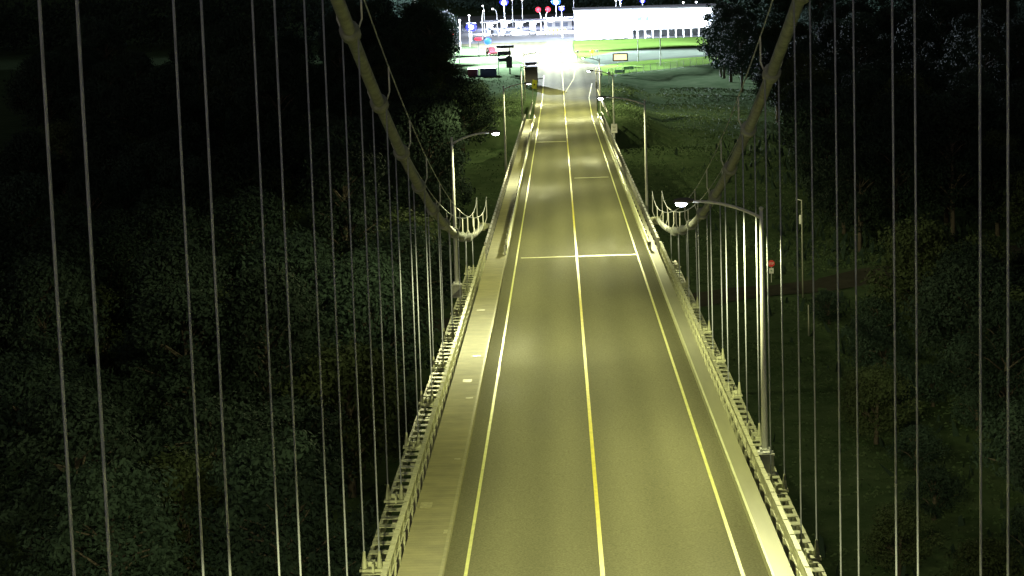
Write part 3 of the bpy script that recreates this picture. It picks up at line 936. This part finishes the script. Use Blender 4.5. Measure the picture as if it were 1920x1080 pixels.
# LED board
t = empty('message_board', (12.25, 494, -12.1)); tag(t, 'small roadside electronic message board glowing pale orange on two posts', 'electronic sign')
b = MB(); b.box(-1.6, 1.6, 0, .3, 1.25, 2.9); hs_ = b.build('housing', M['soot'], t)
b = MB()
rr = random.Random(3)
b.box(-1.32, 1.32, -.02, -.0, 1.5, 2.65); b.build('lit_display', M['led'], hs_)
for x in (-.5, .5):
    b = MB(); b.tube([(x * 1.3, .15, -.3), (x, .15, 1.3)], .05, 6); b.build('post', M['grey'], t)
for x, y, lab in ((11.3, 465, 'lower green guide sign by the fence, left of the other'), (13.4, 476, 'upper green guide sign by the fence, under the message board')):
    gz = ground(x, y)
    t = empty('guide_sign', (x, y, gz)); tag(t, lab, 'road sign', 'green guide signs')
    hh = -12.0 - gz
    b = MB(); b.box(-1.0, 1.0, 0, .05, hh + .35, hh + .95); pn = b.build('sign_panel', M['signgreen'], t)
    b = MB(); b.box(-.7, .7, -.012, -.006, hh + .6, hh + .68); b.build('lettering', M['signwhite'], pn)
    for xx in (-.6, .6):
        b = MB(); b.tube([(xx, .09, -.2), (xx, .09, hh + .9)], .04, 6); b.build('post', M['galv'], t)

# yellow warning beacon and signal poles on the right
t = empty('warning_beacon', (6.75, 524, -12)); tag(t, 'round glowing yellow beacon on a post in the grass wedge', 'warning light')
b = MB(); b.ball((0, 0, 1.9), .42, .3, .42); b.build('beacon', M['lens_yellow'], t, smooth=True)
b = MB(); b.tube([(0, 0, 0), (0, 0, 1.6)], .06, 8); b.build('post', M['galv'], t)
t = empty('traffic_signal', (4.75, 345.5, dz(345))); tag(t, 'dark unlit signal heads on a slim post beside the right embankment', 'traffic signal')
b = MB(); b.tube([(0, 0, -.4), (0, 0, 6.2)], .06, 8); b.build('post', M['soot'], t)
for z in (5.9, 3.9):
    b = MB(); b.box(-.16, .16, -.15, .15, z - .45, z + .45); hd = b.build('signal_head', M['soot'], t)
    for q in (-.28, 0, .28):
        b = MB(); b.tube([(0, -.15, z + q), (0, -.22, z + q)], .1, 10); b.build('signal_lens', M['glass'], hd)
b = MB(); b.bar((.1, 0, 3.2), (.9, 0, .6), .1, .1); b.build('gate_arm', M['signwhite'], t)
for x, y, rad, lab in ((8.6, 440, .32, 'small pale round sign on a short post right of the road'), (8.0, 528, .3, 'white lamp globe on a short post by the grass wedge'), (3.6, 528, .3, 'pale globe left of the yellow beacon')):
    gz = ground(x, y)
    t = empty('globe_marker', (x, y, gz)); tag(t, lab, 'marker')
    b = MB(); b.ball((0, 0, 1.9), rad, .12, rad); b.build('disc', M['signwhite'], t, smooth=True)
    b = MB(); b.tube([(0, 0, -.2), (0, 0, 1.6)], .05, 6); b.build('post', M['galv'], t)

# fence along the crest
def fencez(x): return 462 + (x - 10) * 1.44
t = empty('wire_fence', (9, fencez(9), ground(9, fencez(9)))); tag(t, 'pale wire mesh fence along the crest before the floodlit grass', 'fence')
o0 = Vector((9, fencez(9), ground(9, fencez(9))))
P = []
x = 9.0
while x < 36: P.append(Vector((x, fencez(x), ground(x, fencez(x)))) - o0); x += 1.45
for p in P:
    b = MB(); b.tube([p + Vector((0, 0, -.2)), p + Vector((0, 0, 1.6))], .045, 6); b.build('post', M['galv'], t)
b = MB()
for i in range(len(P) - 1):
    b.bar(P[i] + Vector((0, 0, 1.58)), P[i + 1] + Vector((0, 0, 1.58)), .05, .05)
    pass
b.build('top_rail', M['galv'], t)
b = MB()
for i in range(len(P) - 1): b.bar(P[i] + Vector((0, 0, .1)), P[i + 1] + Vector((0, 0, .1)), .04, .04)
b.build('bottom_rail', M['galv'], t)
b = MB()
for i in range(len(P) - 1):
    for k in range(8):
        q = P[i].lerp(P[i + 1], (k + .5) / 8)
        b.bar(q + Vector((0, 0, .1)), q + Vector((0, 0, 1.56)), .022, .022)
b.build('mesh_wires', M['galv'], t)

# ------------------------------------------------------------ far lamps
def far_lamp(x, y, h, lens, r, lab, arm=0., grp='lamps around the floodlit plaza', light=0., z=-12.):
    t = empty('lamp_post', (x, y, z)); tag(t, lab, 'lamp post', grp)
    b = MB(); b.tube([(0, 0, 0), (0, 0, h * .75), (arm * .3, 0, h * .95), (arm, 0, h)], [.11, .09, .07, .05], 8); b.build('pole', M['galv'], t)
    b = MB(); b.box(arm - r * .9, arm + r * .9, -.15, .15, h + r * .6, h + r * .8); hd = b.build('lamp_head', M['grey'], t)
    b = MB(); b.ball((arm, -.05, h), r, r, r * .75, 10, 6); b.build('lens', M[lens], hd, smooth=True)
    if lens in ('halo_blue', 'glow_cyan'):  # big blue ball is the lamp's halo, modelled as glow around the core
        b = MB(); b.ball((arm, -.05 - r * .8, h), r * .45, r * .3, r * .4, 10, 6); b.build('bright_core', M['core'], hd, smooth=True)
    if light:
        l = bpy.data.lights.new('flood', 'POINT'); l.energy = light; l.shadow_soft_size = .6; l.color = (.86, .9, 1.0)
        o = bpy.data.objects.new('plaza_fill_light', l); o.location = (arm, -.2, h - 1.2); COL.objects.link(o); o.parent = t
far_lamp(-17.0, 728, 8.2, 'halo_blue', 1.35, 'tall mast with a large blue-white lamp behind the left half of the canopy', light=0)
far_lamp(-1.0, 716, 8.2, 'glow_cyan', 1.45, 'tall mast with a large cyan-blue lamp near the white building')
far_lamp(.55, 650, 7.9, 'halo_blue', .85, 'small blue-white lamp just left of the white building corner')
far_lamp(-24.2, 642, 3.9, 'halo_blue', 1.5, 'big glaring blue-white lamp at the left end of the toll canopy', light=0)
far_lamp(-21.6, 655, 7.9, 'lens_white', .22, 'small white lamp over the left end of the canopy', arm=.5)
far_lamp(-22.4, 700, 8.0, 'lens_white', .25, 'twin small white lamp at the upper left of the plaza', arm=-.3)
far_lamp(-18.6, 700, 7.0, 'lens_white', .3, 'curved white lamp post left of the blue mast', arm=-1.2)
far_lamp(-14.8, 745, 8.4, 'lens_white', .22, 'small white lamp right of the blue mast')
far_lamp(-11.6, 740, 8.3, 'lens_white', .25, 'small white lamp between blue mast and red signals')
far_lamp(18.5, 715, 8.6, 'halo_blue', .95, 'small blue lamp above the left part of the white roof')
far_lamp(16.8, 700, 8.4, 'lens_white', .25, 'small white lamp just left of the blue lamp above the roof')
far_lamp(24.3, 690, 8.2, 'halo_blue', .75, 'pale blue lamp above the middle of the white roof')
far_lamp(4.6, 745, 8.6, 'lens_white', .3, 'white lamp above the left end of the white building')
far_lamp(34.6, 660, 8.3, 'lens_white', .25, 'small white lamp above the right part of the white roof')
far_lamp(38.2, 660, 8.3, 'lens_white', .25, 'rightmost small white lamp above the white roof')
for k, (x, y, r, ls) in enumerate([(-28.0, 530, .3, 'lens_white'), (-26.6, 524, .25, 'lens_white'), (-24.6, 576, .25, 'lens_white'), (-23.6, 612, .25, 'lens_white'), (-24.2, 532, .22, 'lens_white'), (-23.0, 529, .2, 'lens_white')]):
    far_lamp(x, y, 8.0, ls, r, 'tiny white lamp showing through gaps in the left tree edge', grp='tiny lamps seen through the left tree edge')
far_lamp(-23.2, 505, 7.5, 'lens_red', .22, 'tiny red light among the left trees')
far_lamp(16.6, 512, 4.6, 'glass', .05, 'slim unlit white pole in the floodlit grass left of its taller twin')
far_lamp(20.6, 492, 9.2, 'glass', .05, 'taller slim unlit pole in the floodlit grass before the building')
# V-shaped pair of curved posts with red signals
for x, arm, lab in ((-5.2, -1.9, 'left post of the V-shaped pair holding a red signal over the canopy'), (-4.6, -.2, 'right post of the V-shaped pair holding a red signal over the canopy')):
    t = empty('signal_mast', (x - (.4 if arm < -1 else -.5), 702, -12)); tag(t, lab, 'signal mast', 'red signal masts')
    sgn = -1 if arm < -1 else 1
    b = MB(); b.tube([(0, 0, 0), (0, 0, 4.2), (sgn * .2, 0, 5.2), (sgn * .7, 0, 5.9)], [.18, .16, .14, .1], 8); b.build('post', M['white'], t)
    b = MB(); b.box(sgn * .7 - .5, sgn * .7 + .5, 0, .2, 5.7, 6.9); hd = b.build('signal_head', M['soot'], t)
    b = MB(); b.ball((sgn * .7, -.05, 6.3), .8, .3, .8); rl = b.build('red_lens', M['lens_red'], hd, smooth=True)
    b = MB(); b.ball((sgn * .7, -.2, 6.3), .22, .12, .22); b.build('bright_core', M['core'], rl, smooth=True)
t = empty('police_light', (-17.4, 560, -12)); tag(t, 'bright cyan-blue light on a mast at the left of the plaza road', 'signal light')
b = MB(); b.tube([(0, 0, 0), (0, 0, 3.0)], .08, 8); b.build('post', M['galv'], t)
b = MB(); b.ball((0, 0, 3.4), .85, .5, .85); b.build('blue_lens', M['glow_cyan'], t, smooth=True)
t = empty('red_light', (-19.6, 560, -12)); tag(t, 'wide red light on a post left of the cyan-blue light', 'signal light')
b = MB(); b.tube([(0, 0, 0), (0, 0, 3.7)], .08, 8); b.build('post', M['galv'], t)
b = MB(); b.ball((0, 0, 4.0), 1.0, .3, .4); b.build('red_lens', M['lens_red'], t, smooth=True)
# plaza light: canopy downlights, plus added floodlights on masts hidden by trees
def area(name, loc, size, watts, rot, col=(.86, .9, 1.0), spread=180):
    l = bpy.data.lights.new(name, 'AREA'); l.shape = 'RECTANGLE'; l.size = size[0]; l.size_y = size[1]; l.energy = watts; l.color = col; l.spread = R_(spread)
    o = bpy.data.objects.new(name, l); o.location = loc; o.rotation_euler = rot; COL.objects.link(o); return o
area('canopy_light', (-9.3, 690, -8.65), (26, 10), 60000, (0, 0, 0))
def spot(loc, target, watts, ang, col=(.74, .83, 1.0), parent=None):
    l = bpy.data.lights.new('plaza_fill_light', 'SPOT'); l.energy = watts; l.color = col; l.spot_size = R_(ang); l.spot_blend = .5; l.shadow_soft_size = .8
    o = bpy.data.objects.new('plaza_fill_light', l); o.location = loc
    o.rotation_euler = (Vector(target) - Vector(loc)).to_track_quat('-Z', 'Y').to_euler(); COL.objects.link(o)
def added_flood_mast(x, y, h, lab, aims):  # unseen mast added to brighten the plaza road, lawn and building
    t = empty('added_floodlight_mast', (x, y, -12.1)); tag(t, lab, 'floodlight mast', 'added plaza floodlight masts')
    b = MB(); b.tube([(0, 0, 0), (0, 0, h)], [.25, .12], 10); b.build('pole', M['galv'], t)
    b = MB(); b.box(-1.6, 1.6, -.1, .1, h - .2, h); b.build('crossbar', M['galv'], t)
    for k in range(3):
        b = MB(); b.box(-1.5 + k * 1.1, -.7 + k * 1.1, -.25, .25, h, h + .6); hd = b.build('floodlight', M['grey'], t)
    for k, (tg, w_, an) in enumerate(aims):
        spot((x - 1.1 + k * 1.1, y - .2, -12.1 + h + 1.2), tg, w_, an)
added_flood_mast(-34, 552, 24, 'added floodlight mast hidden behind the left tree edge of the plaza', [((16, 628, -9), 950000, 50), ((-6, 540, -12), 2600000, 75), ((-6, 590, -12), 3500000, 62), ((-8, 660, -12), 2500000, 60), ((0, 482, -12), 5200000, 36)])
added_flood_mast(50, 548, 15, 'added floodlight mast hidden behind the right tree edge of the plaza', [((24, 630, -8), 950000, 50), ((20, 545, -12), 220000, 70), ((-6, 560, -12), 1300000, 30)])
for x, y in ((-17, 728), (-1, 716), (18.5, 715)):
    l = bpy.data.lights.new('mast_light', 'POINT'); l.energy = 60000; l.shadow_soft_size = .6; l.color = (.6, .65, 1.0)
    o = bpy.data.objects.new('mast_light', l); o.location = (x, y - 1.2, -4.4); COL.objects.link(o)

# ------------------------------------------------------------ trees
def make_tree(name, seed, H, Rr, leaf, nclump, per, lsz):
    r = random.Random(seed)
    b = MB()
    th = H * .45
    bend = (r.uniform(-.3, .3), r.uniform(-.3, .3))
    top = (bend[0], bend[1], H * .78)
    b.tube([(0, 0, -.5), (bend[0] * .3, bend[1] * .3, H * .3), (bend[0] * .7, bend[1] * .7, H * .55), top], [.26, .2, .14, .04], 7)
    clumps = []
    for k in range(nclump):
        a = r.uniform(0, 2 * math.pi)
        zz = r.random() ** .8
        prof = math.sin(math.pi * (.12 + .83 * zz)) ** .7
        rad = Rr * prof * (r.random() ** .45) * r.uniform(.75, 1.1)
        c = Vector((bend[0] + rad * math.cos(a), bend[1] + rad * math.sin(a), H * (.22 + .76 * zz)))
        clumps.append((c, r.uniform(.5, 1.15) * Rr * .33))
        if k % 4 == 0:
            s = Vector((bend[0] * .6, bend[1] * .6, max(H * .2, c.z - r.uniform(1, 2.5))))
            b.tube([s, s.lerp(c, .5) + Vector((0, 0, .3)), c], [.08, .05, .02], 5)
    me_t = b
    v = []; f = []
    for c, cr in clumps:
        for j in range(per):
            d = Vector((r.gauss(0, 1), r.gauss(0, 1), r.gauss(0, 1))).normalized()
            p = c + Vector((d.x * cr, d.y * cr, d.z * cr * .75)) * (r.random() ** .4)
            nrm = (d + Vector((r.uniform(-1, 1), r.uniform(-1, 1), r.uniform(-.2, 1.2)))).normalized()
            u = nrm.orthogonal().normalized(); q = nrm.cross(u)
            a = r.uniform(0, 6.28); u, q = u * math.cos(a) + q * math.sin(a), q * math.cos(a) - u * math.sin(a)
            s = lsz * r.uniform(.6, 1.3)
            o = len(v)
            v += [tuple(p - u * s), tuple(p + q * s * .45), tuple(p + u * s), tuple(p - q * s * .45)]
            f.append((o, o + 1, o + 2, o + 3))
    root = empty(name, (0, 0, 0))
    me_t.build('trunk', M['bark'], root, smooth=True)
    cb = MB(); cb.v = v; cb.f = f
    cb.build('crown', M[leaf], root)
    return root
protos = [make_tree('broadleaf_tree', 1, 10.5, 4.0, 'leaf_a', 110, 105, .17),
          make_tree('broadleaf_tree', 2, 9.0, 4.4, 'leaf_b', 115, 105, .17),
          make_tree('broadleaf_tree', 3, 12.0, 3.8, 'leaf_b', 115, 105, .17),
          make_tree('broadleaf_tree', 4, 7.5, 3.6, 'leaf_c', 95, 100, .16),
          make_tree('shrub_tree', 5, 4.6, 2.8, 'leaf_a', 60, 90, .14),
          make_tree('ragged_tree', 9, 11.5, 4.6, 'leaf_a', 62, 75, .27)]
used = [False] * len(protos)
PCH = [[c for c in bpy.data.objects if c.parent == p] for p in protos]
ntree = 0
def place(k, x, y, s, lab, grp):
    global ntree
    if not used[k]:
        o = protos[k]; used[k] = True
    else:
        o = protos[k].copy(); COL.objects.link(o)
        for ch in PCH[k]:
            c = ch.copy(); COL.objects.link(c); c.parent = o
    o.location = (x, y, ground(x, y) - .1)
    o.rotation_euler = (0, 0, rnd.uniform(0, 6.28))
    o.scale = (s, s, s * rnd.uniform(.9, 1.15))
    tag(o, lab, 'tree', grp); ntree += 1
KL = ['leafy green tree', 'wide dark tree', 'tall dark tree', 'low olive-green tree', 'small bushy green tree', 'ragged open-crowned tree']
def forest(x0, x1, y0, y1, n, seed, side, ks=(0, 1, 2, 3), mind=4.6, edge=None, smin=.8, smax=1.2):
    r = random.Random(seed); pts_ = []
    tries = 0
    while len(pts_) < n and tries < n * 40:
        tries += 1
        x = r.uniform(x0, x1); y = r.uniform(y0, y1)
        if edge and not edge(x, y): continue
        if abs(y - (203.5 + .42 * (x - 10))) < 5 and x > -40 : continue
        if all((x - a) ** 2 + ((y - c) * .8) ** 2 > mind ** 2 for a, c in pts_): pts_.append((x, y))
    for x, y in pts_:
        k = r.choice(ks)
        a_ = abs(x) / y
        band = 'clearing edge' if a_ < .115 else ('middle depth' if a_ < .17 else 'picture edge')
        dist = ['lowest in view', 'below the lamp-lit span', 'level with the joint', 'beside the approach', 'beyond the dirt lane', 'high up past the approach', 'far behind the embankment', 'at the dark far end'][min(7, max(0, int((y - 108) / 42)))]
        lab = '%s in %s woods, %s, %s' % (KL[k], side, band, dist)
        place(k, x, y, r.uniform(smin, smax), lab, lab)
# visible wedge: |x| grows with y
forest(-48, -13.5, 108, 200, 46, 5, 'left', edge=lambda x, y: x > -(.235 * y + 5), mind=4.3)
forest(-62, -13, 200, 330, 48, 6, 'left', edge=lambda x, y: x > -(.225 * y + 4), mind=5.0)
forest(-95, -13, 330, 470, 46, 7, 'left', edge=lambda x, y: x > -(.225 * y) and x < -17 - max(0, y - 380) * .08, mind=6.0, smin=.95, smax=1.3)
forest(26.5, 42, 108, 195, 24, 8, 'right', edge=lambda x, y: x < (.2 * y + 7), mind=4.4, ks=(0, 1, 3, 4))
forest(27, 70, 215, 330, 42, 9, 'right', edge=lambda x, y: x < (.215 * y + 4) and x > 27 + (y - 215) * .02, mind=5.0)
forest(32, 100, 335, 500, 50, 10, 'right', edge=lambda x, y: x < (.215 * y) and x > 31 + max(0, y - 430) * .02, mind=6.0, smin=1.0, smax=1.35)
forest(-50, -20, 472, 560, 26, 12, 'left plaza edge', edge=lambda x, y: x < -(.0425 * y) - 3.5 and (x + 34) ** 2 + (y - 552) ** 2 > 130, mind=4.5, smin=.7, smax=1.3, ks=(5, 5, 5, 0))
forest(34, 75, 500, 625, 26, 14, 'right plaza edge', edge=lambda x, y: x > .069 * y + 3.2 and (x - 50) ** 2 + (y - 548) ** 2 > 60, mind=4.5, smin=.8, smax=1.35, ks=(5, 5, 5, 2))
forest(29, 40, 455, 500, 8, 15, 'right fence', edge=lambda x, y: x > .0655 * y, mind=3.6, smin=.6, smax=1.2, ks=(5, 5, 4))
forest(17, 27, 108, 165, 10, 16, 'right slope', ks=(4, 3), edge=lambda x, y: x > 14 + (165 - y) * .05, mind=4.2, smin=.45, smax=.8)
forest(21, 25.5, 150, 192, 5, 13, 'right slope', ks=(4,), mind=5, smin=.6, smax=.9)
# tall grass and weeds on the slopes (nobody could count it)
def cover(name, n_, seed, xr, yr, ok, m, s0, s1, hmul, parts=6):
    r = random.Random(seed); v = []; f = []
    pat = [(r.uniform(*xr), r.uniform(*yr), r.uniform(4, 9)) for _ in range(n_ // 90)]
    for px, py, pr in pat:
        for _ in range(90):
            x = px + r.gauss(0, pr); y = py + r.gauss(0, pr * 1.6)
            if not ok(x, y): continue
            z = ground(x, y); a = r.uniform(0, 3.14); s_ = r.uniform(s0, s1); h = s_ * hmul * r.uniform(.5, 1.2)
            lx_, ly_ = r.gauss(0, .3) * h, r.gauss(0, .3) * h
            o = len(v); dx, dy = math.cos(a) * s_ * .5, math.sin(a) * s_ * .5
            v += [(x - dx, y - dy, z - .02), (x + dx, y + dy, z - .02), (x + dx * .5 + lx_, y + dy * .5 + ly_, z + h), (x - dx * .4 + lx_, y - dy * .4 + ly_, z + h * .8)]
            f.append((o, o + 1, o + 2, o + 3))
    b = MB(); b.v = v; b.f = f
    tag(b.build(name, m), kind='stuff')
def offroad(x, y): return abs(y - (203.5 + .42 * (x - 10))) > 5 and (abs(x) > 6.5 or y < 318) and not (y > 440 and x > 5)
cover('tall_grass', 60000, 21, (6, 34), (95, 450), offroad, M['leaf_g'], .12, .30, .5)
cover('tall_grass', 16000, 22, (-24, -6), (110, 460), offroad, M['leaf_g'], .12, .30, .5)
cover('weeds', 3500, 23, (27, 40), (95, 330), offroad, M['leaf_a'], .2, .5, 2.6)
# far-off woods closing the view behind the plaza on both sides
def far_woods(name, x0, x1, y0, y1, n_, seed):
    r = random.Random(seed); v = []; f = []
    cl = [(r.uniform(x0, x1), r.uniform(y0, y1), r.uniform(2, 13), r.uniform(2, 4)) for _ in range(n_)]
    for cx, cy, h, cr in cl:
        for _ in range(60):
            p = Vector((cx + r.gauss(0, cr * .6), cy + r.gauss(0, cr * .6), -12 + max(0, h + r.gauss(0, cr * .5))))
            nrm = Vector((r.gauss(0, 1), r.gauss(0, 1), r.gauss(0, 1))).normalized(); u = nrm.orthogonal().normalized() * .6 * r.uniform(.5, 1.2); q = nrm.cross(u)
            o = len(v); v += [tuple(p - u), tuple(p + q * .6), tuple(p + u), tuple(p - q * .6)]; f.append((o, o + 1, o + 2, o + 3))
    b = MB(); b.v = v; b.f = f
    tag(b.build(name, M['leaf_b']), kind='stuff')
far_woods('far_woods', -190, -44, 640, 700, 520, 31)
far_woods('far_woods', -46, 66, 900, 960, 300, 33)
far_woods('far_woods', 66, 190, 640, 700, 420, 32)
from collections import defaultdict
dd = defaultdict(list)
for o in bpy.data.objects:
    if o.get('category') in ('tree', 'bollard', 'lamp post'): dd[o['label']].append(o)
for lab, os_ in dd.items():
    if len(os_) > 1:
        os_.sort(key=lambda o: o.location.x / o.location.y)
        for o, wd in zip(os_, ['leftmost', 'second', 'third', 'fourth', 'fifth', 'sixth', 'seventh', 'eighth', 'ninth', 'tenth', 'eleventh', 'twelfth', 'thirteenth', 'fourteenth', 'fifteenth', 'sixteenth']): o['label'] = wd + ' ' + lab
print('trees', ntree)
